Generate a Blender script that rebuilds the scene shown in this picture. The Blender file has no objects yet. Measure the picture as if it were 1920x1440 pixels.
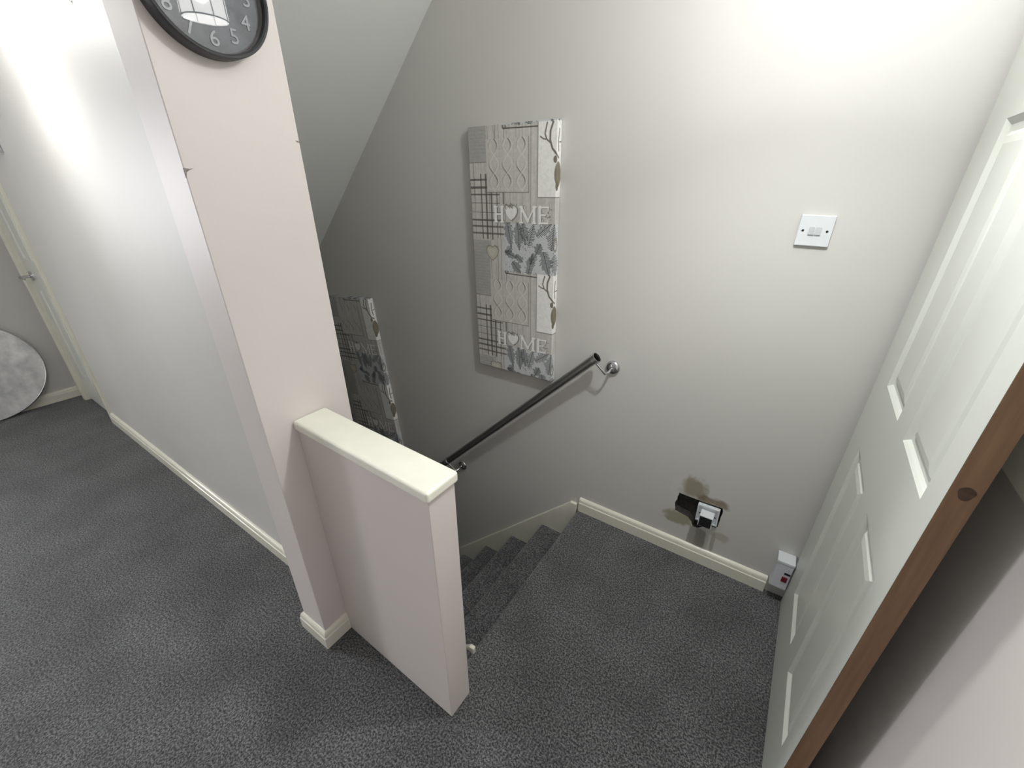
import bpy, bmesh, math, random
import numpy as np
from mathutils import Vector, Matrix
R = math.radians
random.seed(4)
sc = bpy.context.scene
C = sc.collection

# ------------------------------------------------------------------ camera
PX, PY, F = 973.94, 720.14, 778.3
yaw, pit, rol = 0.5721, -0.4550, 0.0124
fw = Vector((-math.sin(yaw)*math.cos(pit), math.cos(yaw)*math.cos(pit), math.sin(pit)))
rt = Vector((math.cos(yaw), math.sin(yaw), 0)); up = rt.cross(fw)
r2 = rt*math.cos(rol)+up*math.sin(rol); u2 = up*math.cos(rol)-rt*math.sin(rol)
cd = bpy.data.cameras.new('camera'); cam = bpy.data.objects.new('camera', cd); C.objects.link(cam)
M = Matrix((r2, u2, -fw)).transposed().to_4x4(); M.translation = (0.6772, -1.5645, 1.5266)
cam.matrix_world = M
cd.sensor_fit = 'HORIZONTAL'; cd.sensor_width = 36; cd.lens = F*36/1920
cd.shift_x = (960-PX)/1920; cd.shift_y = (PY-720)/1920; cd.clip_start = 0.02
sc.camera = cam
# ------------------------------------------------------------------ world, lights, exposure
sc.view_settings.view_transform = 'Standard'; sc.view_settings.look = 'None'
sc.view_settings.gamma = 1; sc.view_settings.use_curve_mapping = False
sc.view_settings.exposure = 0.0
w = bpy.data.worlds.new('sky'); sc.world = w; w.use_nodes = True
w.node_tree.nodes['Background'].inputs[0].default_value = (.80, .88, 1, 1)
w.node_tree.nodes['Background'].inputs[1].default_value = 1.0
def light(name, typ, loc, energy, col, **k):
    l = bpy.data.lights.new(name, typ); l.energy = energy; l.color = col
    for a, b in k.items(): setattr(l, a, b)
    o = bpy.data.objects.new(name, l); o.location = loc; C.objects.link(o); return o
LP = Vector((0.63, -0.64, 2.11))          # landing pendant
HP = Vector((-1.62, -1.29, 2.06))         # hall pendant
light('landing_bulb', 'POINT', LP, 44, (.98, 1, .98), shadow_soft_size=.03)
light('hall_bulb', 'POINT', HP, 22, (1, 1, .97), shadow_soft_size=.05)
wl = light('added_window_light', 'AREA', (-5.58, -2.70, 1.40), 225, (.94, .95, 1), shape='RECTANGLE', size=1.2, size_y=1.1)  # soft fill from the added side-room window
wl.rotation_euler = (R(90), 0, R(-90))

# ------------------------------------------------------------------ materials
def mat(name, col, rough=.6, metal=0, bump=None, var=None, spec=.5, coat=0):
    m = bpy.data.materials.new(name); m.use_nodes = True; nt = m.node_tree; b = nt.nodes['Principled BSDF']
    b.inputs['Base Color'].default_value = (*col, 1); b.inputs['Roughness'].default_value = rough
    b.inputs['Metallic'].default_value = metal; b.inputs['Specular IOR Level'].default_value = spec
    b.inputs['Coat Weight'].default_value = coat
    tc = nt.nodes.new('ShaderNodeTexCoord')
    if var:
        n = nt.nodes.new('ShaderNodeTexNoise'); n.inputs['Scale'].default_value = var[0]; n.inputs['Detail'].default_value = 4
        nt.links.new(tc.outputs['Object'], n.inputs['Vector'])
        r = nt.nodes.new('ShaderNodeValToRGB'); a = var[1]
        r.color_ramp.elements[0].position = .3; r.color_ramp.elements[1].position = .7
        r.color_ramp.elements[0].color = (*[c*(1-a) for c in col], 1); r.color_ramp.elements[1].color = (*[min(1, c*(1+a)) for c in col], 1)
        nt.links.new(n.outputs[0], r.inputs[0]); nt.links.new(r.outputs[0], b.inputs['Base Color'])
    if bump:
        n = nt.nodes.new('ShaderNodeTexNoise'); n.inputs['Scale'].default_value = bump[0]; n.inputs['Detail'].default_value = 3
        nt.links.new(tc.outputs['Object'], n.inputs['Vector'])
        bp = nt.nodes.new('ShaderNodeBump'); bp.inputs['Strength'].default_value = bump[1]; bp.inputs['Distance'].default_value = bump[2]
        nt.links.new(n.outputs[0], bp.inputs['Height']); nt.links.new(bp.outputs[0], b.inputs['Normal'])
    return m
WALL = (.61, .60, .575)
m_wall = mat('grey_wall_paint', WALL, .48, bump=(55, .12, .004), var=(2.5, .025), spec=.35)
m_nib = mat('pinkish_wall_paint', (.70, .650, .625), .5, bump=(60, .10, .003), spec=.35)
m_half = mat('half_wall_paint', (.68, .625, .595), .5, bump=(60, .10, .003), spec=.35)
m_ceil = mat('ceiling_paint', (.76, .78, .76), .8, bump=(80, .1, .003))
m_gloss = mat('cream_gloss_paint', (.78, .765, .66), .22, bump=(40, .08, .003), var=(14, .03))
m_cap = mat('cream_cap_paint', (.86, .85, .75), .3, bump=(35, .15, .004), var=(12, .03))
m_door = mat('off_white_door_paint', (.66, .675, .625), .33, bump=(300, .05, .0006))
m_white = mat('white_plastic', (.70, .73, .76), .25)
m_whited = mat('grey_white_plastic', (.47, .49, .51), .3)
m_pale = mat('pale_grey_plastic', (.66, .67, .72), .35)
m_black = mat('black_plastic', (.012, .012, .014), .35)
m_red = mat('red_rocker', (.17, .006, .022), .25)
m_chrome = mat('chrome', (.62, .62, .64), .13, 1)
m_steel = mat('polished_steel_tube', (.42, .42, .41), .24, 1, bump=(25, .04, .003))
m_shaded_plaster = mat('shaded_rough_plaster', (.045, .042, .036), .95, bump=(120, .6, .006), var=(60, .35))  # near-black base paints in the shade of the socket recess
m_clock = mat('charcoal_clock_rim', (.035, .036, .040), .5, bump=(200, .2, .001), var=(50, .3))
m_dial = mat('slate_clock_dial', (.115, .135, .155), .55, bump=(120, .5, .002), var=(30, .25))
m_num = mat('slate_numeral', (.24, .27, .29), .35)
m_scuff = mat('chipped_plaster', (.27, .25, .23), .9, var=(200, .4))
m_pan = mat('upvc_white', (.8, .8, .8), .3)

def nodes(m): return m.node_tree, m.node_tree.nodes, m.node_tree.links
# carpet: speckled charcoal twist pile with tread-flattened patches
def carpet():
    m = mat('charcoal_carpet', (.07, .07, .075), .95, spec=.15); nt, N, L = nodes(m); b = N['Principled BSDF']
    tc = N.new('ShaderNodeTexCoord')
    def noise(s, d=2, rough=.5):
        n = N.new('ShaderNodeTexNoise'); n.inputs['Scale'].default_value = s; n.inputs['Detail'].default_value = d
        n.inputs['Roughness'].default_value = rough
        L.new(tc.outputs['Object'], n.inputs['Vector']); return n
    a = noise(165, 3, .7); r = N.new('ShaderNodeValToRGB'); e = r.color_ramp.elements
    e[0].position = .40; e[0].color = (.026, .027, .028, 1); e[1].position = .60; e[1].color = (.215, .215, .215, 1)
    x = e.new(.5); x.color = (.092, .094, .099, 1)
    L.new(a.outputs[0], r.inputs[0])
    pch = noise(4.5, 3); mr = N.new('ShaderNodeMapRange'); mr.inputs[1].default_value = .35; mr.inputs[2].default_value = .65
    mr.inputs[3].default_value = .80; mr.inputs[4].default_value = 1.15; L.new(pch.outputs[0], mr.inputs[0])
    mx = N.new('ShaderNodeVectorMath'); mx.operation = 'SCALE'; L.new(r.outputs[0], mx.inputs[0]); L.new(mr.outputs[0], mx.inputs['Scale'])
    L.new(mx.outputs[0], b.inputs['Base Color'])
    v = noise(260, 3, .6); c = noise(45, 2)
    ad = N.new('ShaderNodeMath'); ad.operation = 'MULTIPLY_ADD'; ad.inputs[1].default_value = .8
    L.new(c.outputs[0], ad.inputs[0]); L.new(v.outputs[0], ad.inputs[2])
    bp = N.new('ShaderNodeBump'); bp.inputs['Strength'].default_value = .9; bp.inputs['Distance'].default_value = .006
    L.new(ad.outputs[0], bp.inputs['Height']); L.new(bp.outputs[0], b.inputs['Normal'])
    b.inputs['Sheen Weight'].default_value = .25; b.inputs['Sheen Roughness'].default_value = .5
    return m
m_carpet = carpet()
# back wall: same paint with the filler and damp marks round the broken socket
def stained():
    m = mat('stained_wall_paint', WALL, .46, bump=(55, .12, .004), spec=.38); nt, N, L = nodes(m); b = N['Principled BSDF']
    tc = N.new('ShaderNodeTexCoord'); sp = N.new('ShaderNodeSeparateXYZ'); L.new(tc.outputs['Object'], sp.inputs[0])
    nz = N.new('ShaderNodeTexNoise'); nz.inputs['Scale'].default_value = 26; nz.inputs['Detail'].default_value = 4
    L.new(tc.outputs['Object'], nz.inputs['Vector'])
    def mth(op, a, bb, c=None):
        n = N.new('ShaderNodeMath'); n.operation = op
        for i, q in enumerate((a, bb, c)):
            if q is None: continue
            if isinstance(q, (int, float)): n.inputs[i].default_value = q
            else: L.new(q, n.inputs[i])
        return n.outputs[0]
    cur = None
    base = N.new('ShaderNodeRGB'); base.outputs[0].default_value = (*WALL, 1); cur = base.outputs[0]
    blobs = [(.552, .365, .05, .055, (.27, .235, .16), .85, .5, 2),     # brown filler above the hole
             (.635, .335, .06, .02, (.20, .15, .10), .85, .5, 2),       # brown edge above the socket
             (.515, .19, .06, .035, (.29, .28, .18), .85, .4, 2),      # olive filler below left
             (.607, .115, .036, .060, (.25, .24, .20), .75, .12, 6),   # squared unpainted patch
             (.672, .13, .008, .05, (.27, .25, .20), .6, .3, 3),
             (.695, .175, .035, .02, (.36, .34, .25), .6, .5, 2),
             (.49, .33, .03, .08, (.66, .64, .62), .45, .4, 2)]        # pale smear
    for cx, cz, ax, az, col, amt, sh, pw in blobs:
        dx = mth('ABSOLUTE', mth('DIVIDE', mth('SUBTRACT', sp.outputs[0], cx), ax), 0)
        dz = mth('ABSOLUTE', mth('DIVIDE', mth('SUBTRACT', sp.outputs[2], cz), az), 0)
        d = mth('POWER', mth('ADD', mth('POWER', dx, pw), mth('POWER', dz, pw)), 1/pw)
        d = mth('ADD', d, mth('MULTIPLY', mth('SUBTRACT', nz.outputs[0], .5), 1.6 if pw < 6 else .35))
        mr = N.new('ShaderNodeMapRange'); mr.inputs[1].default_value = 1+sh/2; mr.inputs[2].default_value = 1-sh/2
        mr.inputs[3].default_value = 0; mr.inputs[4].default_value = amt; L.new(d, mr.inputs[0])
        mx = N.new('ShaderNodeMix'); mx.data_type = 'RGBA'; L.new(mr.outputs[0], mx.inputs[0]); L.new(cur, mx.inputs[6])
        mx.inputs[7].default_value = (*col, 1); cur = mx.outputs[2]
    L.new(cur, b.inputs['Base Color']); return m
m_stain = stained()
def wood():
    m = mat('bare_pine', (.2, .11, .06), .6); nt, N, L = nodes(m); b = N['Principled BSDF']
    tc = N.new('ShaderNodeTexCoord'); mp = N.new('ShaderNodeMapping'); mp.inputs['Scale'].default_value = (60, 60, 3)
    L.new(tc.outputs['Object'], mp.inputs[0]); n = N.new('ShaderNodeTexNoise'); n.inputs['Scale'].default_value = 1.2
    n.inputs['Detail'].default_value = 4; L.new(mp.outputs[0], n.inputs['Vector'])
    r = N.new('ShaderNodeValToRGB'); r.color_ramp.elements[0].color = (.150, .082, .042, 1); r.color_ramp.elements[1].color = (.225, .130, .070, 1)
    r.color_ramp.elements[0].position = .3; r.color_ramp.elements[1].position = .7
    L.new(n.outputs[0], r.inputs[0]); L.new(r.outputs[0], b.inputs['Base Color']); return m
m_wood = wood(); m_knot = mat('pine_knot', (.055, .028, .014), .6, var=(80, .4))
def silver():
    m = mat('silver_leaf', (.6, .61, .62), .45, .55); nt, N, L = nodes(m); b = N['Principled BSDF']
    tc = N.new('ShaderNodeTexCoord'); n = N.new('ShaderNodeTexNoise'); n.inputs['Scale'].default_value = 7; n.inputs['Detail'].default_value = 7
    n.inputs['Roughness'].default_value = .65; L.new(tc.outputs['Object'], n.inputs['Vector'])
    r = N.new('ShaderNodeValToRGB'); r.color_ramp.elements[0].color = (.55, .56, .57, 1); r.color_ramp.elements[1].color = (.93, .93, .92, 1)
    r.color_ramp.elements[0].position = .35; r.color_ramp.elements[1].position = .65
    L.new(n.outputs[0], r.inputs[0]); L.new(r.outputs[0], b.inputs['Base Color']); return m
m_silver = silver()
def glass(name, tint=(1, 1, 1), ior=1.5):
    m = bpy.data.materials.new(name); m.use_nodes = True; nt, N, L = nodes(m); N.remove(N['Principled BSDF'])
    t = N.new('ShaderNodeBsdfTransparent'); t.inputs[0].default_value = (*tint, 1)
    g = N.new('ShaderNodeBsdfGlossy'); g.inputs['Roughness'].default_value = .02
    fr = N.new('ShaderNodeFresnel'); fr.inputs[0].default_value = ior
    mx = N.new('ShaderNodeMixShader'); L.new(fr.outputs[0], mx.inputs[0]); L.new(t.outputs[0], mx.inputs[1]); L.new(g.outputs[0], mx.inputs[2])
    L.new(mx.outputs[0], N['Material Output'].inputs[0]); return m
m_glass = glass('clear_glass', ior=1.6); m_pane = glass('added_window_glass')
def shade(name, tint, em):
    m = bpy.data.materials.new(name); m.use_nodes = True; nt, N, L = nodes(m); N.remove(N['Principled BSDF'])
    t = N.new('ShaderNodeBsdfTransparent'); t.inputs[0].default_value = (tint, tint, tint, 1)
    e = N.new('ShaderNodeEmission'); e.inputs[0].default_value = (1, .98, .95, 1); e.inputs[1].default_value = em
    mx = N.new('ShaderNodeAddShader')
    L.new(t.outputs[0], mx.inputs[0]); L.new(e.outputs[0], mx.inputs[1]); L.new(mx.outputs[0], N['Material Output'].inputs[0]); return m
m_shade = shade('lit_frosted_glass', .27, 11); m_diff = shade('lit_clear_glass', .90, 8)

# ------------------------------------------------------------------ helpers
def obj(name, bm, m, parent=None, smooth=False, bev=0, seg=2):
    me = bpy.data.meshes.new(name)
    bmesh.ops.recalc_face_normals(bm, faces=bm.faces); bm.to_mesh(me); bm.free()
    if m: me.materials.append(m)
    if smooth:
        for p in me.polygons: p.use_smooth = True
    o = bpy.data.objects.new(name, me); C.objects.link(o)
    if parent: o.parent = parent
    if bev:
        b = o.modifiers.new('bevel', 'BEVEL'); b.width = bev; b.segments = seg; b.limit_method = 'ANGLE'; b.angle_limit = R(35)
    return o
def tag(o, label=None, cat=None, group=None, kind=None):
    for k, v in (('label', label), ('category', cat), ('group', group), ('kind', kind)):
        if v: o[k] = v
    return o
def thing(name, label, cat, loc=(0, 0, 0), rz=0, group=None):
    o = bpy.data.objects.new(name, None); C.objects.link(o); o.location = loc; o.rotation_euler = (0, 0, rz)
    o.empty_display_size = .05
    return tag(o, label, cat, group)
def box(bm, x0, x1, y0, y1, z0, z1):
    v = [bm.verts.new((x, y, z)) for x in (x0, x1) for y in (y0, y1) for z in (z0, z1)]
    for f in ((0, 1, 3, 2), (4, 6, 7, 5), (0, 4, 5, 1), (2, 3, 7, 6), (0, 2, 6, 4), (1, 5, 7, 3)):
        bm.faces.new([v[i] for i in f])
def bx(*a): bm = bmesh.new(); box(bm, *a); return bm
def prism(bm, pts, axis, a, b):
    """pts 2-D outline extruded along axis 'x','y' or 'z'"""
    def P(p, t):
        return {'x': (t, p[0], p[1]), 'y': (p[0], t, p[1]), 'z': (p[0], p[1], t)}[axis]
    A = [bm.verts.new(P(p, a)) for p in pts]; B = [bm.verts.new(P(p, b)) for p in pts]
    bm.faces.new(A); bm.faces.new(B[::-1]); n = len(pts)
    for i in range(n): bm.faces.new((A[i], A[(i+1) % n], B[(i+1) % n], B[i]))
def tube(bm, pts, r, n=20, caps=True):
    pts = [Vector(p) for p in pts]; rings = []; ref = None
    for i, p in enumerate(pts):
        d = (pts[min(i+1, len(pts)-1)]-pts[max(i-1, 0)]).normalized()
        if ref is None: ref = d.orthogonal().normalized()
        ref = (ref-d*ref.dot(d)).normalized(); s = d.cross(ref)
        rr = r[i] if isinstance(r, (list, tuple)) else r
        rings.append([bm.verts.new(p+(ref*math.cos(t)+s*math.sin(t))*rr) for t in [2*math.pi*k/n for k in range(n)]])
    for a, b in zip(rings, rings[1:]):
        for k in range(n): bm.faces.new((a[k], a[(k+1) % n], b[(k+1) % n], b[k]))
    if caps: bm.faces.new(rings[0][::-1]); bm.faces.new(rings[-1])
def lathe(bm, prof, origin, axis, n=48):
    """prof: (distance along axis, radius)"""
    o = Vector(origin); ax = Vector(axis).normalized(); e = ax.orthogonal().normalized(); s = ax.cross(e); rings = []
    for h, r in prof:
        if r < 1e-6: rings.append([bm.verts.new(o+ax*h)])
        else: rings.append([bm.verts.new(o+ax*h+(e*math.cos(t)+s*math.sin(t))*r) for t in [2*math.pi*k/n for k in range(n)]])
    for a, b in zip(rings, rings[1:]):
        for k in range(n):
            k2 = (k+1) % n
            if len(a) == 1 and len(b) == 1: continue
            if len(a) == 1: bm.faces.new((a[0], b[k2], b[k]))
            elif len(b) == 1: bm.faces.new((a[k], a[k2], b[0]))
            else: bm.faces.new((a[k], a[k2], b[k2], b[k]))
def struct(name, bm, m, parent=None, **k):
    o = obj(name, bm, m, parent, **k)
    if not parent: o['kind'] = 'structure'
    return o
def smooth_by_angle(o, ang=40):
    for p in o.data.polygons: p.use_smooth = True
    bm = bmesh.new(); bm.from_mesh(o.data)
    for e in bm.edges:
        if len(e.link_faces) == 2 and e.calc_face_angle(0) > R(ang): e.smooth = False
    bm.to_mesh(o.data); bm.free()

# ------------------------------------------------------------------ setting
XR, XE, YF, ZC, ZB = 1.07, -3.7212, -3.4, 2.4, -2.6
YL0, YL1 = -1.0144, -.8815           # hall wall: hall face, stair face
NX0, NX1, NY0 = -.5362, -.4064, -1.1436
NOSE = .0425
DX0, DX1, DH = -3.565, -3.035, 1.98
HWY0, HWY1, HWX, HWZ = -1.0584, -.9726, .121, .8796
# landing floor (one carpeted slab with a rounded nosing over the first riser)
bm = bmesh.new()
nose = [(NOSE+.02-.02*math.cos(t), -.02+.02*math.sin(t)) for t in [math.pi/2*k/6 for k in range(7)]]
prism(bm, [(NOSE, -.05)]+nose+[(XR, 0), (XR, -.05)], 'y', -.9726, 0)
box(bm, XE, XR, YF, -.9726, -.05, 0); box(bm, NX1, NOSE, -.9726, YL1, -.05, 0); box(bm, DX0-.02, DX1+.02, -.9726, YL1, -.05, 0)
o = struct('floor', bm, m_carpet)
# lower hall floor at the foot of the stairs
struct('floor_lower', bx(XE, XR, -1.0144, 0, ZB-.05, ZB), m_carpet)
# back wall with the broken-out socket recess
hole = [(.500, .324), (.586, .320), (.676, .324), (.678, .300), (.675, .222), (.668, .214), (.640, .208), (.602, .176), (.584, .174), (.572, .198), (.556, .213), (.499, .226), (.493, .262), (.497, .29)]
bm = bmesh.new()
def ring(pts, y): return [bm.verts.new((x, y, z)) for x, z in pts]
outer = ring([(XE, ZB), (XR+.1, ZB), (XR+.1, ZC), (XE, ZC)], 0)
rr = []
for i, (x, z) in enumerate(hole):      # ragged plaster edge
    x2, z2 = hole[(i+1) % len(hole)]
    for t in (0, .33, .66): rr.append((x+(x2-x)*t+random.uniform(-.0015, .0015), z+(z2-z)*t+random.uniform(-.0015, .0015)))
inner = ring(rr, 0); deep = ring(rr, .038)
E = [bm.edges.new((L_[i], L_[(i+1) % len(L_)])) for L_ in (outer, inner) for i in range(len(L_))]
bmesh.ops.triangle_fill(bm, use_beauty=True, edges=E)
back = ring([(XE, ZB), (XR+.1, ZB), (XR+.1, ZC), (XE, ZC)], .12)
bm.faces.new(back)
for i in range(4): bm.faces.new((outer[i], outer[(i+1) % 4], back[(i+1) % 4], back[i]))
n = len(rr)
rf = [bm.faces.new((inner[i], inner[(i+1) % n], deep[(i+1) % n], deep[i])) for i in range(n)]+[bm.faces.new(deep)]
me = bpy.data.meshes.new('wall_back'); me.materials.append(m_stain); me.materials.append(m_shaded_plaster)
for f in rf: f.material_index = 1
bmesh.ops.recalc_face_normals(bm, faces=bm.faces); bm.to_mesh(me); bm.free()
wb = bpy.data.objects.new('wall_back', me); C.objects.link(wb); wb['kind'] = 'structure'
# wall between hall and stairs, its door opening, and the nib at its end

bm = bmesh.new()
box(bm, XE, DX0-.02, YL0, YL1, ZB, ZC); box(bm, DX1+.02, NX0, YL0, YL1, ZB, ZC)
box(bm, DX0-.02, DX1+.02, YL0, YL1, DH+.02, ZC); box(bm, DX0-.02, DX1+.02, YL0, YL1, ZB, -.05)
struct('wall_left', bm, m_wall)
nib = struct('wall_nib', bx(NX0, NX1, NY0, YL1, ZB, ZC), m_nib, bev=.002)
def chip(pts, axis, a, b, parent):
    bm = bmesh.new(); prism(bm, pts, axis, a, b); return obj('plaster_chip', bm, m_scuff, parent)
chip([(-1.1442, 1.543), (-1.134, 1.5415), (-1.126, 1.5425), (-1.135, 1.5385), (-1.1405, 1.535), (-1.1442, 1.524)], 'x', NX1-.002, NX1+.0006, nib)
chip([(-.8810, 1.607), (-.892, 1.6080), (-.888, 1.6045), (-.8810, 1.603)], 'x', NX1-.002, NX1+.0006, nib)
chip([(-1.122, 1.948), (-1.104, 1.941), (-1.095, 1.942), (-1.100, 1.938), (-1.096, 1.933), (-1.104, 1.938)], 'y', YL0-.0006, YL0+.001, bpy.data.objects['wall_left'])
struct('wall_stair', bx(NX1, XR, -1.05, YL1, ZB, -.05), m_wall)
struct('wall_right', bx(XR, XR+.1, YF, 0, -.05, ZC), m_nib)
struct('wall_front', bx(XE, XR, YF-.1, YF, -.05, ZC), m_wall)
# hall end wall: opening, unseen side room and window added to steer the light
bm = bmesh.new(); W0, W1 = -3.30, -2.15; XW = XE-.1; XS = -5.60
box(bm, XW, XE, YF-.1, W0, -.05, ZC); box(bm, XW, XE, W1, .12, ZB, ZC)
box(bm, XW, XE, W0, W1, 2.02, ZC); box(bm, XW, XE, W0, W1, ZB, -.05)
struct('wall_end', bm, m_wall)
bm = bmesh.new(); V0, V1, WZ0, WZ1 = -3.30, -2.10, .85, 1.95
box(bm, XS-.1, XS, -3.6, V0, -.05, ZC); box(bm, XS-.1, XS, V1, -1.7, -.05, ZC)
box(bm, XS-.1, XS, V0, V1, -.05, WZ0); box(bm, XS-.1, XS, V0, V1, WZ1, ZC)
struct('wall_added_room', bm, m_wall)  # added room shell, keeps the window light off the hall wall
bm = bmesh.new(); box(bm, XS, XW, -3.6, -3.5, -.05, ZC); box(bm, XS, XW, -1.8, -1.7, -.05, ZC)
struct('wall_added_room_sides', bm, m_wall)
struct('floor_added_room', bx(XS, XE, -3.5, -1.8, -.05, 0), m_carpet); struct('ceiling_added_room', bx(XS, XW, -3.5, -1.8, ZC, ZC+.1), m_ceil)
bm = bmesh.new(); yc = (V0+V1)/2; XP = XS-.09
for a in ((V0, V1, WZ0, WZ0+.05), (V0, V1, WZ1-.05, WZ1), (V0, V0+.05, WZ0+.05, WZ1-.05), (V1-.05, V1, WZ0+.05, WZ1-.05), (yc-.025, yc+.025, WZ0+.05, WZ1-.05)):
    box(bm, XP, XP+.04, a[0], a[1], a[2], a[3])
win = struct('window_added_1', bm, m_pan); struct('window_added_pane', bx(XP+.018, XP+.022, V0+.05, V1-.05, WZ0+.05, WZ1-.05), m_pane, win)  # added unseen window where the fill light sits
# ceilings: flat over hall and landing, sloped soffit over the stairs
SL = .952; sx = -.754; szz = 2.151; xtop = sx+(ZC-szz)/SL; xbot = XE; zbot = szz+(xbot-sx)*SL
bm = bmesh.new(); box(bm, XE-.1, XR+.1, YF-.1, YL1, ZC, ZC+.1); box(bm, xtop, XR+.1, YL1, .12, ZC, ZC+.1)
struct('ceiling', bm, m_ceil)
bm = bmesh.new(); prism(bm, [(xtop, ZC), (xbot, zbot), (xbot, zbot+.15), (xtop-.05, ZC+.12)], 'y', YL1, 0)
struct('ceiling_slope', bm, m_ceil)
struct('wall_foot', bx(XE, XE+.02, YL1, 0, ZB, zbot), m_wall)

# skirting boards
def skirt_prof(h, t):
    """(depth from wall, z) profile with a rounded, stepped top"""
    pr = [(0, 0), (t, 0), (t, h*.66), (t*.82, h*.70), (t*.80, h*.76)]
    pr += [(t*.78*math.cos(a), h*.78+h*.22*math.sin(a)) for a in [math.pi/2*k/6 for k in range(7)]]
    return pr
def skirting(name, axis, wallpos, sign, a, b, h=.0774, t=.018, extra=None):
    bm = bmesh.new(); pts = [(wallpos+sign*d, z) for d, z in skirt_prof(h, t)]
    prism(bm, pts, axis, a, b)
    if extra:
        for e in extra: prism(bm, [(e[1]+e[2]*d, z) for d, z in skirt_prof(h, t)], e[0], e[3], e[4])
    o = struct(name, bm, m_gloss); smooth_by_angle(o, 35); return o
skirting('baseboard_back', 'x', 0, -1, .050, .900)
skirting('baseboard_left', 'x', YL0, -1, -2.985, NX0)
skirting('baseboard_end', 'y', XE, 1, YF, YL0-.0)
# mitred skirting round the nib
bm = bmesh.new(); pr = skirt_prof(.0771, .014); rows = []
for d, z in pr:
    rows.append([bm.verts.new(q) for q in ((NX0-d, YL0, z), (NX0-d, NY0-d, z), (NX1+d, NY0-d, z), (NX1+d, HWY0, z))])
k = len(rows)
for i in range(k-1):
    for j in range(3): bm.faces.new((rows[i][j], rows[i][j+1], rows[i+1][j+1], rows[i+1][j]))
bm.faces.new([r_[3] for r_ in rows]); bm.faces.new([r_[0] for r_ in rows])
o = struct('baseboard_nib', bm, m_gloss); smooth_by_angle(o, 35)

# ------------------------------------------------------------------ half wall
hw = thing('half_wall', 'low grey-pink partition wall with cream painted top beside the stairs', 'half wall', (NX1, HWY0, 0), -.0238)
LW, TW = HWX-NX1, HWY1-HWY0
obj('wall_panel', bx(0, LW, 0, TW, 0, HWZ), m_half, hw, bev=.002)
capb = obj('top_cap', bx(0, LW+.008, -.009, TW+.008, HWZ, HWZ+.031), m_cap, hw, bev=.008, seg=4)
tag(capb, 'cream gloss cap board')

# ------------------------------------------------------------------ stairs
st = thing('staircase', 'charcoal carpeted stairs going down to the left of the landing', 'staircase', (0, 0, 0))
NS = 12; RUN, RISE = .2045, .2045
for k in range(1, NS+1):
    xn = NOSE-RUN*k; zt = -RISE*k; bm = bmesh.new(); r = .018
    # carpet wraps nosing: front edge at lower (left) side
    pts = [(xn+.03, zt-.26), (xn+.026, zt-.04)]
    pts += [(xn+r-r*math.sin(t), zt-r-r*math.cos(t)) for t in [math.pi/10*q for q in range(0, 5)]]
    pts += [(xn+r-r*math.cos(t), zt-r+r*math.sin(t)) for t in [math.pi/2*q/5 for q in range(0, 6)]]
    pts += [(xn+RUN+.026, zt), (xn+RUN+.026, zt-.26)]
    prism(bm, pts, 'y', -.8675, -.019)
    s = obj('step', bm, m_carpet, st); smooth_by_angle(s, 35)
# riser under the landing nosing
obj('riser', bx(NOSE+.02, NOSE+.034, -.8675, -.019, -.2, -.051), m_carpet, st)
def string(y0, y1, x0, ext, zx, name):
    bm = bmesh.new()
    prism(bm, [(x0, zx), (x0, -.30), (x0-.03, -.30), (-2.45, -2.6), (-2.45, zx-(x0+2.45)*1.0-.012), (x0-ext, zx)], 'y', y0, y1)
    return obj(name, bm, m_gloss, st, bev=.004)
string(-.0185, -.0005, .038, .035, .036, 'string_board')
string(-.881, -.866, .056, .02, .026, 'string_board')

# ------------------------------------------------------------------ handrail
hr = thing('handrail', 'polished steel tube handrail on chrome brackets down the stair wall', 'handrail', (.14, 0, .822))
def loc(*p): return Vector(p)-Vector((.14, 0, .822))
A = Vector((.088, -.072, .880)); B = Vector((-2.2, -.072, .880-2.288*1.0)); dd = (B-A).normalized(); r = .0195
bm = bmesh.new(); a0 = A-Vector((.14, 0, .822)); b0 = B-Vector((.14, 0, .822)); n = 32
e1 = Vector((0, 1, 0)); e2 = dd.cross(e1)
def rg(c, rad): return [bm.verts.new(c+(e1*math.cos(t)+e2*math.sin(t))*rad) for t in [2*math.pi*q/n for q in range(n)]]
R_ = [rg(b0, r), rg(a0, r), rg(a0, r-.002), rg(a0+dd*.10, r-.002)]
for p, q in zip(R_, R_[1:]):
    for i in range(n): bm.faces.new((p[i], p[(i+1) % n], q[(i+1) % n], q[i]))
bm.faces.new(R_[0]); bm.faces.new(R_[3])
t_ = obj('rail_tube', bm, m_steel, hr); smooth_by_angle(t_, 50)
def bracket(s, xr=None):
    cx = A+dd*s; base = Vector((cx.x+.055, 0, cx.z-.052)); of = Vector((.14, 0, .822)); c = cx-of; w_ = base-of
    bm = bmesh.new(); prof = [(-.011, r+.0006), (-.011, r+.0032), (.011, r+.0032), (.011, r+.0006)]
    lathe(bm, prof, c, dd, 32); k = obj('collar', bm, m_chrome, hr); smooth_by_angle(k, 50)
    bm = bmesh.new(); p0 = c+Vector((.004, .002, -r)); p1 = c+Vector((.012, .004, -r-.006)); p2 = w_+Vector((-.010, -.060, -.010)); p3 = w_+Vector((-.001, -.048, -.006)); p4 = w_+Vector((0, -.030, 0)); p5 = w_+Vector((0, -.008, 0))
    tube(bm, [p0, p1, p1.lerp(p2, .5), p2, p3, p4, p5], .0055, 14); k = obj('bracket_arm', bm, m_chrome, hr); smooth_by_angle(k, 60)
    bm = bmesh.new(); lathe(bm, [(0, .031), (.004, .031), (.009, .0285), (.013, .022), (.0155, .012), (.016, 0)], w_, (0, -1, 0), 40)
    k = obj('wall_rose', bm, m_chrome, hr); smooth_by_angle(k, 60)
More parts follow.
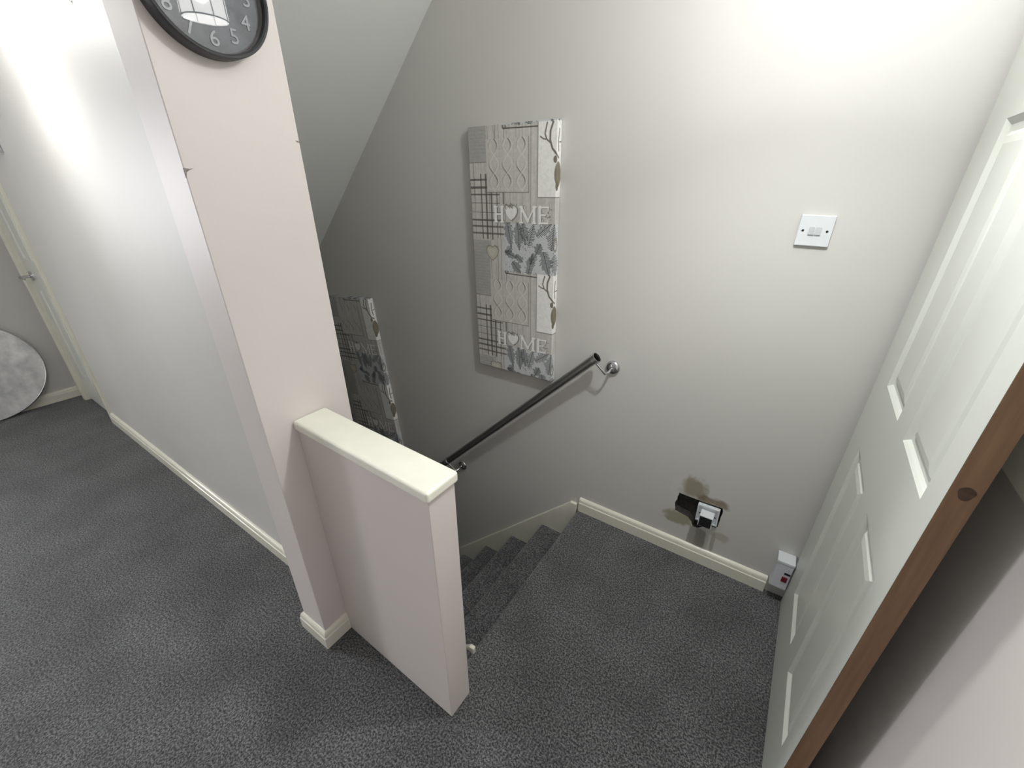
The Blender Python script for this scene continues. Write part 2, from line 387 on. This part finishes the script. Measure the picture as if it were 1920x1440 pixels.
bracket(.006); bracket(1.245); bracket(2.4)

# ------------------------------------------------------------------ printed canvases
CW, CH, CD, RES = 413., 1031., 34., 1.5      # millimetres
def raster():
    """printed pattern as an albedo array; u from -CD..CW+CD, v from -CD..CH+CD"""
    rng = np.random.default_rng(3)
    us = np.arange(-CD, CW+CD+.1, RES); vs = np.arange(-CD, CH+CD+.1, RES)
    U, V0 = np.meshgrid(us, vs); H, Wd = U.shape; P = 548.
    V = np.mod(V0+118, P)-118                 # pattern repeat, -118..430
    img = np.ones((H, Wd, 3))*np.array((.53, .52, .495))
    def low(a, sx, sy):
        g = rng.random((int(H/sy)+3, int(Wd/sx)+3)); yy = np.arange(H)/sy; xx = np.arange(Wd)/sx
        y0 = yy.astype(int); x0 = xx.astype(int); fy = (yy-y0)[:, None]; fx = (xx-x0)[None]
        q = g[y0][:, x0]*(1-fy)*(1-fx)+g[y0+1][:, x0]*fy*(1-fx)+g[y0][:, x0+1]*(1-fy)*fx+g[y0+1][:, x0+1]*fy*fx
        return (q-.5)*2*a
    grain = low(.10, 2, 60)+low(.06, 6, 30)
    def put(mask, col, a=1.0):
        mk = np.clip(mask, 0, 1)[..., None]*a; img[:] = img*(1-mk)+np.array(col)*mk
    def rect(u0, v0, u1, v1): return ((U >= u0) & (U < u1) & (V >= v0) & (V < v1)).astype(float)
    def seg(u0, v0, u1, v1, wd, Vv=None):
        Vv = V if Vv is None else Vv
        du, dv = u1-u0, v1-v0; t = np.clip(((U-u0)*du+(Vv-v0)*dv)/(du*du+dv*dv+1e-9), 0, 1)
        return np.clip((wd/2+.8-np.hypot(U-u0-t*du, Vv-v0-t*dv))/1.2, 0, 1)
    def poly(pts, wd):
        m_ = 0
        for p, q in zip(pts, pts[1:]): m_ = np.maximum(m_, seg(*p, *q, wd))
        return m_
    dk = (.085, .08, .072); gy = (.19, .183, .172)
    img *= (1+grain)[..., None]
    for x in (20, 58, 96, 134, 150, 176, 202, 232, 262, 300, 328): put(rect(x, -118, x+2.2, 430), gy, .7)   # plank joints
    # script block
    put(rect(-40, -118, 92, 127), (.39, .385, .37)); put(rect(-40, -118, 60, -70), (.41, .40, .385))
    for i in range(17):
        v = -102+i*13.; ph = rng.random()*9
        put(rect(4, v-5, 84 if i % 4 else 60, v+5)*np.clip(1.2-np.abs(V-v-2.6*np.sin(U*.75+ph)*np.sin(U*.13+ph)), 0, 1), gy, .6)
    put(rect(-40, 126, 92, 128.5), gy, .9)
    # string and wooden heart hanging above the script
    def heart(cx, cy, s):
        x = (U-cx)/s*2.25; y = -(V-cy)/s*2.25
        return ((x*x+y*y-1)**3-x*x*y*y*y < 0)*1.
    # (its centre sits at v = 490 in the first repeat = -58 here)
    put(heart(105, -62, 68), (.26, .24, .20)); put(heart(104, -62, 58), (.50, .47, .40)); put(heart(102, -66, 34), (.58, .56, .50), .6)
    put(poly([(122, -20), (132, 48)], 1.6), gy, .8)
    # plaid
    plaid = rect(-40, 168, 172, 424)
    for v, t, a in ((191, 7, .8), (220, 9, .85), (247, 6, .85), (280, 3, .7), (316, 3, .7), (347, 8, .85), (373, 8, .8), (401, 8, .8), (427, 3, .8)):
        put(plaid*rect(-40, v-t/2, 150 if v < 300 else 172, v+t/2), dk, a)
    for u, t, v0, v1 in ((57, 6, 170, 424), (83, 9, 170, 424), (108, 7.5, 238, 426), (138, 3, 238, 418), (170, 6, 238, 285)):
        put(rect(u-t/2, v0, u+t/2, v1), (.09, .085, .075), .85)
    # safety pin and foliage over the knit square
    put(poly([(176, 15), (250, 17), (332, 18)], 4), dk); put(np.abs(np.hypot(U-178, V-9)-7) < 2.2, dk)
    for i in range(26):
        a = rng.random()*6.3; cu = 200+rng.random()*130; put(seg(cu, 2-rng.random()*12, cu+9*math.cos(a), 2+6*math.sin(a), 2), (.2, .2, .19), .8)
    # cable knit square
    kn = rect(89, 48, 292, 238); put(kn, (.54, .53, .50))
    for j, c in enumerate((122, 188, 255)):
        for sgn in (1, -1):
            ph = (V-48)/190*3*math.pi+(0 if sgn > 0 else math.pi); x = c+19*np.sin(ph)*1.0+7*np.cos(ph*1.0)
            put(kn*np.clip(1.6-np.abs(U-x)/(2.9 if sgn > 0 else 1.6), 0, 1)*np.clip(.55+.6*sgn*np.cos(ph), 0, 1), (.17, .165, .15), .95 if sgn > 0 else .5)
            put(kn*np.clip(1.2-np.abs(U-x-6)/4.5, 0, 1), (.66, .65, .62), .6)
        put(kn*np.clip(1.2-np.abs(U-c-33)/2.2, 0, 1)*(.5+.5*np.sin(V*.7)), (.33, .32, .30), .6)
    put(poly([(292, 48), (292, 238)], 2), gy); put(poly([(89, 238.5), (292, 239)], 2.6), gy)
    # white stag panel
    put(rect(333, -2, 460, 256), (.80, .80, .78)); put(rect(333, 256, 460, 260), (.25, .24, .22))
    put(rect(331, -2, 334, 256), gy, .8); put(rect(333, -4, 460, -1), gy, .7)
    for pts, wd in (([(371, 10), (362, 44), (370, 62), (386, 74)], 5), ([(396, 9), (385, 36), (384, 64), (394, 92), (413, 112), (428, 122)], 7),
                    ([(343, 52), (356, 60), (370, 62)], 4.5), ([(430, 30), (424, 70), (428, 100)], 5), ([(447, 70), (430, 72)], 4)):
        put(poly(pts, wd), (.17, .155, .13))
    put(np.clip((1-((U-426)/22)**2-((V-178)/46)**2)*6, 0, 1), (.20, .175, .13)); put(np.clip((1-((U-409)/10)**2-((V-128)/13)**2)*4, 0, 1), (.19, .165, .13))
    put(np.clip((1-((U-420)/10)**2-((V-218)/18)**2)*4, 0, 1), (.14, .12, .09))
    # fern block below the lettering
    fr = rect(168, 356, 460, 430)+rect(160, -118, 460, 10)*(V < 4)
    put(fr, (.55, .57, .58))
    def fern(u0, v0, u1, v1, n_, ln, wd=2.6, col=(.05, .056, .06), a=.9):
        du, dv = u1-u0, v1-v0; L0 = math.hypot(du, dv); tx, ty = du/L0, dv/L0
        for i in range(n_):
            t = i/n_; cx, cy = u0+du*t, v0+dv*t; l = ln*(math.sin(math.pi*min(1, .15+t*.95)))+4
            for s in (1, -1):
                l *= .75+.5*rng.random(); ex, ey = cx+(tx*.35-ty*s*.9)*l, cy+(ty*.35+tx*s*.9)*l
                put(seg(cx, cy, ex, ey, wd, VV)*frm, col, a)
        put(seg(u0, v0, u1, v1, 2, VV)*frm, col, a)
    VV = np.where(V < 60, V+548, V); frm = ((VV >= 352) & (VV < 561) & (U > 162)).astype(float)
    put(rect(196, 360, 236, 430), (.60, .62, .63), .8)
    for f in ((186, 352, 206, 452, 20, 20), (206, 452, 176, 480, 7, 12), (238, 352, 246, 462, 22, 18), (262, 352, 276, 440, 17, 17), (292, 440, 318, 352, 14, 18), (330, 400, 400, 352, 13, 16),
              (400, 452, 412, 352, 16, 20), (172, 470, 232, 494, 13, 12), (228, 482, 262, 510, 9, 11), (290, 556, 312, 470, 17, 17), (362, 462, 392, 556, 20, 24),
              (210, 512, 252, 556, 13, 16), (330, 470, 350, 430, 10, 16), (300, 512, 330, 470, 9, 13), (420, 470, 425, 556, 14, 18)):
        fern(*f)
    for i in range(60):
        cu = 168+rng.random()*250; cv_ = 440+rng.random()*112; put((np.hypot(U-cu, VV-cv_) < 1.5+rng.random()*2)*1., (.18, .19, .19), .7)
    put((np.abs(np.hypot((U-421)*1.0, (VV-432)*.55)-13) < 3.2)*1., (.22, .20, .16), .9)
    # HOME lettering with a heart for the O
    wh = (.80, .80, .79); sh = (.22, .215, .20)
    def letter(parts):
        for o_, col in ((3.5, sh), (0, wh)):
            for u0, v0, u1, v1, wd in parts:
                put(seg(u0+o_, v0+o_*.6, u1+o_, v1+o_*.6, wd), col)
    letter([(128, 295, 128, 350, 12), (160, 295, 160, 350, 12), (128, 322, 160, 322, 7), (121, 293, 136, 293, 5), (152, 293, 168, 293, 5), (121, 352, 136, 352, 5), (152, 352, 168, 352, 5)])
    letter([(256, 293, 256, 350, 7), (256, 293, 288, 345, 11), (288, 345, 318, 293, 6), (318, 293, 318, 350, 12), (248, 292, 262, 292, 5), (312, 292, 328, 292, 5), (249, 352, 263, 352, 5), (310, 352, 326, 352, 5)])
    letter([(344, 293, 344, 350, 12), (344, 293, 382, 293, 6), (344, 321, 370, 321, 5), (344, 351, 382, 351, 6), (382, 293, 382, 303, 4), (382, 341, 382, 351, 4)])
    put(heart(211, 322, 60), sh); put(heart(207, 320, 56), wh)
    for i in range(34):
        a = rng.random()*6.28; cu, cv_ = 206+rng.normal()*16, 291+rng.normal()*5
        put(seg(cu, cv_, cu+9*math.cos(a), cv_+7*math.sin(a), 1.6), (.12, .11, .09), .85)
    for i in range(14):
        cu, cv_ = 378+rng.normal()*9, 325+rng.normal()*9; a = rng.random()*3; put(seg(cu, cv_, cu+8*math.cos(a), cv_+4*math.sin(a), 2.2), (.1, .1, .1), .8)
    img[:] = img*(1+low(.06, 4, 4)[..., None])
    return us, vs, np.clip(img*1.1, .02, .95)
def canvas_mesh():
    us, vs, img = raster(); nu, nv = len(us), len(vs)
    def fold(u, v):       # wrap the print round the stretcher: returns x, y, z in metres (front face at y = -CD)
        return u, v
    U, Vv = np.meshgrid(us, vs)
    over_u = np.maximum(0, np.maximum(-U, U-CW)); over_v = np.maximum(0, np.maximum(-Vv, Vv-CH))
    X = np.clip(U, 0, CW)-CW/2; Z = CH/2-np.clip(Vv, 0, CH); Y = -CD+np.minimum(CD, np.maximum(over_u, over_v))
    co = np.stack([X, Y, Z], -1).reshape(-1, 3)/1000
    idx = np.arange(nu*nv).reshape(nv, nu)
    q = np.stack([idx[:-1, :-1], idx[1:, :-1], idx[1:, 1:], idx[:-1, 1:]], -1)
    cu = ((U < -RES*.6) | (U > CW+RES*.6)); cvv = ((Vv < -RES*.6) | (Vv > CH+RES*.6)); corner = cu & cvv
    keep = ~(corner[:-1, :-1] | corner[1:, 1:] | corner[1:, :-1] | corner[:-1, 1:])
    q = q[keep].reshape(-1, 4)
    me = bpy.data.meshes.new('canvas_print'); me.vertices.add(len(co)); me.vertices.foreach_set('co', co.ravel())
    me.loops.add(q.size); me.loops.foreach_set('vertex_index', q.ravel().astype(np.int32))
    me.polygons.add(len(q)); me.polygons.foreach_set('loop_start', np.arange(0, q.size, 4, dtype=np.int32))
    me.update(calc_edges=True)
    at = me.color_attributes.new('print', 'FLOAT_COLOR', 'POINT')
    at.data.foreach_set('color', np.concatenate([img.reshape(-1, 3), np.ones((nu*nv, 1))], 1).ravel().astype(np.float32))
    return me
m_print = mat('printed_canvas', (.6, .6, .6), .42, bump=(900, .15, .0005), spec=.45)
nt, N, L = nodes(m_print); m_print.node_tree.nodes['Principled BSDF'].inputs['Specular IOR Level'].default_value = .3; vc = N.new('ShaderNodeVertexColor'); vc.layer_name = 'print'
L.new(vc.outputs[0], N['Principled BSDF'].inputs['Base Color'])
cme = canvas_mesh(); cme.materials.append(m_print)
def canvas(cx, cz, ang, label):
    t = thing('canvas_picture', label, 'canvas picture', (cx, -.0005, cz))
    t.rotation_euler = (0, -ang, 0)
    c = bpy.data.objects.new('canvas_print', cme); C.objects.link(c); c.parent = t
    obj('stretcher_frame', bx(-.2, .2, -.030, 0, -.509, .509), m_wood, t)
    return t
canvas(-.355, 1.20835, .0227, 'tall patchwork HOME canvas print hanging straight above the upper end of the handrail')
a = .105; cx = -1.372-.2066*math.cos(a)+.5155*math.sin(a)*1.0; cz = .898-.2066*math.sin(a)-.5155*math.cos(a)
canvas(cx, cz, a, 'crooked shadowed HOME canvas print lower down the stairs, half hidden by the wall nib')

# ------------------------------------------------------------------ light switch
t = thing('light_switch', 'white double light switch plate high on the wall near the open door', 'light switch', (.6994, 0, 1.4046))
obj('face_plate', bx(-.043, .043, -.0095, 0, -.043, .043), m_white, t, bev=.0025, seg=3)
for sx_ in (-1, 1):
    bm = bmesh.new(); x0, x1 = (-.0155, -.0015) if sx_ < 0 else (.0015, .0155)
    prism(bm, [(-.0095, -.0105), (-.0135, -.0105), (-.0102, .0105), (-.0095, .0105)], 'x', x0, x1)
    obj('rocker', bm, m_whited, t, bev=.0005)
    bm = bmesh.new(); lathe(bm, [(0, .0033), (.0010, .0033), (.0016, .002), (.0016, 0)], (sx_*.030, -.0095, 0), (0, -1, 0), 16)
    obj('screw', bm, m_black if sx_ else None, t)

# ------------------------------------------------------------------ socket with adapter
t = thing('wall_socket', 'white electrical socket hanging loose in a broken plaster hole', 'socket', (.627, 0, .270))
t.rotation_euler = (0, R(-1.5), 0)
bm = bmesh.new(); box(bm, -.043, .043, -.006, .004, -.043, .043)
for a_ in ((-.043, .043, .036, .043), (-.043, .043, -.043, -.036), (-.043, -.036, -.036, .036), (.036, .043, -.036, .036)):
    box(bm, a_[0], a_[1], -.013, -.006, a_[2], a_[3])
obj('face_plate', bm, m_white, t, bev=.0015)
obj('back_box', bx(-.033, .033, .004, .030, -.033, .033), m_whited, t)
for s in (-1, 1):
    bm = bmesh.new(); lathe(bm, [(0, .003), (.0015, .003), (.002, 0)], (s*.030, -.006, -.004), (0, -1, 0), 14); obj('screw', bm, m_black, t)
t = thing('plug_adapter', 'small white plug-in adapter with square black end in the loose socket', 'plug adapter', (.627, -.007, .266))
bm = bmesh.new(); box(bm, -.0265, .0265, -.046, 0, -.030, .026); obj('body', bm, m_white, t, bev=.003)
obj('end_face', bx(-.0235, .0235, -.0468, -.0455, -.027, .0225), m_black, t, bev=.001)

# ------------------------------------------------------------------ isolator box low on the wall
t = thing('switch_box', 'pale wall box with red rocker switch low beside the open door', 'switch box', (.903, 0, .086))
obj('back_box', bx(0, .0575, -.050, 0, 0, .139), m_pale, t, bev=.003)
obj('top_lip', bx(-.001, .0585, -.058, 0, .129, .141), m_white, t, bev=.002)
obj('face_plate', bx(.001, .057, -.056, -.050, .004, .128), m_pale, t, bev=.002)
obj('rocker', bx(.031, .050, -.061, -.055, .045, .070), m_red, t, bev=.002)
obj('indicator', bx(.034, .055, -.0568, -.055, .080, .091), m_black, t, bev=.001)
for q in ((.045, .108), (.045, .014)):
    bm = bmesh.new(); lathe(bm, [(0, .0028), (.0012, .0028), (.0016, 0)], (q[0], -.056, q[1]), (0, -1, 0), 12); obj('screw', bm, m_whited, t)

# ------------------------------------------------------------------ clock on the nib
CY, CZ, CR = -1.030, 1.848, .1110
t = thing('wall_clock', 'round slate-grey wall clock with raised numerals and thick charcoal rim', 'clock', (NX1+.001, CY, CZ), R(-2.0))
bm = bmesh.new()
lathe(bm, [(0, CR-.012), (0, CR-.002), (.004, CR), (.036, CR), (.040, CR-.002), (.0405, CR-.005), (.038, CR-.008), (.016, CR-.0095), (.016, CR-.02)], (0, 0, 0), (1, 0, 0), 96)
o = obj('rim', bm, m_clock, t); smooth_by_angle(o, 40)
bm = bmesh.new(); lathe(bm, [(.002, 0), (.002, CR-.012), (.0165, CR-.012), (.0165, 0)][1:], (0, 0, 0), (1, 0, 0), 96)
o = obj('dial', bm, m_dial, t)
def text_mesh(s, size, ext):
    cu = bpy.data.curves.new('numeral', 'FONT'); cu.body = s; cu.size = size; cu.extrude = ext; cu.bevel_depth = .0004; cu.align_x = 'CENTER'; cu.align_y = 'CENTER'
    ob = bpy.data.objects.new('numeral', cu); C.objects.link(ob); dg = bpy.context.evaluated_depsgraph_get()
    me = bpy.data.meshes.new_from_object(ob.evaluated_get(dg)); bpy.data.objects.remove(ob); return me
for h in range(1, 13):
    me = text_mesh(str(h), .036, .0008); me.materials.append(m_num); an = R(90-30*h)
    o = bpy.data.objects.new('numeral', me); C.objects.link(o); o.parent = t
    # face towards +x, text x-axis -> +y (viewer's right), text y-axis -> +z
    mw = Matrix(((0, 0, 1), (1, 0, 0), (0, 1, 0))).to_4x4(); mw.translation = (.0172, .078*math.cos(an), .078*math.sin(an)); o.matrix_local = mw
def hand(L_, w_, ang, x):
    bm = bmesh.new(); c, s = math.cos(ang), math.sin(ang)
    pts = [(-.012, -w_), (L_, -w_*.4), (L_, w_*.4), (-.012, w_)]; prism(bm, [(p*c-q*s, p*s+q*c) for p, q in pts], 'x', x, x+.001); obj('hand', bm, m_num, t)
hand(.045, .003, R(148), .020); hand(.07, .002, R(35), .022)
bm = bmesh.new(); lathe(bm, [(.032, CR-.0085), (.0325, CR*.6), (.033, 0)], (0, 0, 0), (1, 0, 0), 96)
o = obj('glass_cover', bm, m_glass, t, smooth=True)

# ------------------------------------------------------------------ open panelled door
DA = -.0144
t = thing('door_1', None, None, (.9647, -.0362, 0), DA); t['kind'] = 'structure'
# local frame: leaf runs along -y, its visible face looks to -x
Wd_, Hd, Td = .762, 1.981, .035
ycuts = [0, -.155, -.375, -.470, -.690, -Wd_]      # stile, panel, mullion, panel, stile
zcuts = [.012, .225, .845, 1.045, 1.652, 1.765, 1.895, Hd]
bm = bmesh.new(); levels = [(0, 0), (.006, .004), (.012, .009), (.026, .010), (.034, .0045), (.048, .002)]
for i in range(5):
    for j in range(7):
        y0, y1, z0, z1 = ycuts[i], ycuts[i+1], zcuts[j], zcuts[j+1]
        if i in (1, 3) and j in (1, 3, 5):
            prev = None
            for ins, dp in levels:
                rg_ = [bm.verts.new((dp, y, z)) for y, z in ((y0-ins, z0+ins), (y1+ins, z0+ins), (y1+ins, z1-ins), (y0-ins, z1-ins))]
                if prev:
                    for k in range(4): bm.faces.new((prev[k], prev[(k+1) % 4], rg_[(k+1) % 4], rg_[k]))
                prev = rg_
            bm.faces.new(prev)
        else:
            bm.faces.new([bm.verts.new((0, y, z)) for y, z in ((y0, z0), (y1, z0), (y1, z1), (y0, z1))])
bmesh.ops.remove_doubles(bm, verts=bm.verts, dist=1e-5)
box(bm, .012, Td, -Wd_+.002, 0, .012, Hd)
obj('door_leaf', bm, m_door, t)
ed = bmesh.new(); box(ed, 0.0004, Td, -Wd_-.0015, -Wd_+.004, .012, Hd)
e_ = obj('bare_edge', ed, m_wood, t); e_['label'] = 'unpainted brown pine edge of the door'
bm = bmesh.new(); pts = [(.019+.0095*math.cos(a_)*(1+.15*math.sin(3*a_)), 1.118+.012*math.sin(a_)) for a_ in [2*math.pi*k/18 for k in range(18)]]
prism(bm, pts, 'y', -Wd_-.0019, -Wd_-.0010); obj('knot', bm, m_knot, t)

# cream board on the right wall behind the door
tag(obj('wall_board', bx(XR-.022, XR, -1.15, -.35, 1.104, 1.19), m_gloss, bev=.003), 'end of a cream painted board on the right wall behind the open door', 'board')

# ------------------------------------------------------------------ hall door in the left wall
d2 = bpy.data.objects.new('door_2', None); C.objects.link(d2); d2['kind'] = 'structure'; d2.location = (DX1, -1.000, 0)
bm = bmesh.new(); Wl = DX1-DX0
xs = [0, -.10, -.235, -.295, -.43, -Wl]
for i in range(5):
    for j in range(7):
        x0, x1, z0, z1 = xs[i], xs[i+1], zcuts[j], zcuts[j+1]
        if i in (1, 3) and j in (1, 3, 5):
            prev = None
            for ins, dp in levels[:5]:
                ins *= .8; rg_ = [bm.verts.new((x, dp, z)) for x, z in ((x0-ins, z0+ins), (x1+ins, z0+ins), (x1+ins, z1-ins), (x0-ins, z1-ins))]
                if prev:
                    for k in range(4): bm.faces.new((prev[k], prev[(k+1) % 4], rg_[(k+1) % 4], rg_[k]))
                prev = rg_
            bm.faces.new(prev)
        else: bm.faces.new([bm.verts.new((x, 0, z)) for x, z in ((x0, z0), (x1, z0), (x1, z1), (x0, z1))])
bmesh.ops.remove_doubles(bm, verts=bm.verts, dist=1e-5)
box(bm, -Wl, 0, .012, .035, .012, Hd)
obj('door_leaf', bm, m_door, d2)
bm = bmesh.new(); hx, hz = -.435, .935
lathe(bm, [(0, .030), (.007, .030), (.010, .024), (.010, 0)], (hx, 0, hz), (0, -1, 0), 28)
tube(bm, [(hx, -.006, hz), (hx, -.046, hz), (hx+.012, -.054, hz), (hx+.115, -.054, hz+.003)], [.009, .009, .0095, .007], 14)
h_ = obj('door_handle', bm, m_chrome, d2); smooth_by_angle(h_, 60); h_['label'] = 'chrome lever handle'
bm = bmesh.new()                                   # lining in the reveal
box(bm, DX0-.02, DX0, YL0, YL1, 0, DH+.02); box(bm, DX1, DX1+.02, YL0, YL1, 0, DH+.02); box(bm, DX0, DX1, YL0, YL1, DH, DH+.02)
struct('trim_1', bm, m_gloss)
bm = bmesh.new(); aw = .052
prism(bm, [(DX1+.004, YL0), (DX1+.004, YL0-.012), (DX1+.03, YL0-.017), (DX1+aw, YL0-.017), (DX1+aw, YL0)], 'z', 0, DH+.05)
prism(bm, [(DX0-.004, YL0), (DX0-.004, YL0-.012), (DX0-.03, YL0-.017), (DX0-aw, YL0-.017), (DX0-aw, YL0)], 'z', 0, DH+.05)
box(bm, DX0-aw, DX1+aw, YL0-.017, YL0, DH+.004, DH+.056)
struct('trim_2', bm, m_gloss)

# ------------------------------------------------------------------ round silver disc leaning on the end wall
t = thing('round_mirror', 'large round silvery mirror leaning on the far left wall', 'mirror', (XE+.075, -1.462, 0))
t.rotation_euler = (0, R(-5.5), 0)
DR = .345; bm = bmesh.new(); lathe(bm, [(-.010, 0), (-.010, DR-.01), (-.006, DR), (.004, DR), (.007, DR-.003), (.008, DR-.007), (.006, DR-.009)], (0, 0, DR), (1, 0, 0), 96)
o = obj('rim', bm, m_chrome, t); smooth_by_angle(o, 40)
bm = bmesh.new(); lathe(bm, [(.006, DR-.009), (.0065, DR*.5), (.007, 0)], (0, 0, DR), (1, 0, 0), 96); obj('silver_face', bm, m_silver, t)

# ------------------------------------------------------------------ silver picture frame on the left wall (one corner in view)
t = thing('picture_frame', 'corner of a shiny silver picture frame high on the left wall', 'picture frame', (-2.60, YL0, 1.62))
bm = bmesh.new()
for a_ in ((-.42, 0, 0, .022), (-.42, 0, .578, .60), (-.42, -.398, .022, .578), (-.022, 0, .022, .578)): box(bm, a_[0], a_[1], -.022, 0, a_[2], a_[3])
obj('frame', bm, m_chrome, t, bev=.002); obj('picture', bx(-.398, -.022, -.006, 0, .022, .578), m_num, t)

# ------------------------------------------------------------------ pendant lamps (above the frame; they light the place)
def pendant(p, name, label, rad=.088):
    t = thing(name, label, 'ceiling lamp', p)
    n_ = 16
    for j, (z0, z1, ra, rb) in enumerate(((-.085, .075, rad, rad), (.085, .16, rad*1.1, rad*1.1))):
        bm = bmesh.new(); lathe(bm, [(z0, ra), (z1, rb)], (0, 0, 0), (0, 0, 1), n_*2); obj('lamp_shade', bm, m_shade, t)
    bm = bmesh.new()
    lathe(bm, [(-.095, 0), (-.093, rad*.6), (-.086, rad)], (0, 0, 0), (0, 0, 1), n_*2); obj('diffuser', bm, m_diff, t, smooth=True)
    bm = bmesh.new()
    for k in range(n_//2):
        a_ = 2*math.pi*k/(n_//2); tube(bm, [(rad*math.cos(a_), rad*math.sin(a_), -.086), (rad*math.cos(a_), rad*math.sin(a_), .077)], .0022, 6)
    for z in (-.086, .077):
        ps = [(rad*math.cos(b_), rad*math.sin(b_), z) for b_ in [2*math.pi*q/48 for q in range(49)]]; tube(bm, ps, .0028, 6)
    obj('wire_frame', bm, m_clock, t)
    bm = bmesh.new(); tube(bm, [(0, 0, .05), (0, 0, ZC-p[2]-.02)], .003, 8); obj('cord', bm, m_white, t)
    bm = bmesh.new(); lathe(bm, [(0, .045), (-.012, .042), (-.022, .02), (-.022, 0)], (0, 0, ZC-p[2]), (0, 0, 1), 28); obj('ceiling_rose', bm, m_white, t)
pendant(LP, 'pendant_lamp', 'ribbed glass drum pendant lamp above the landing')
pendant(HP, 'pendant_lamp', 'ribbed glass drum pendant lamp over the hall to the left')
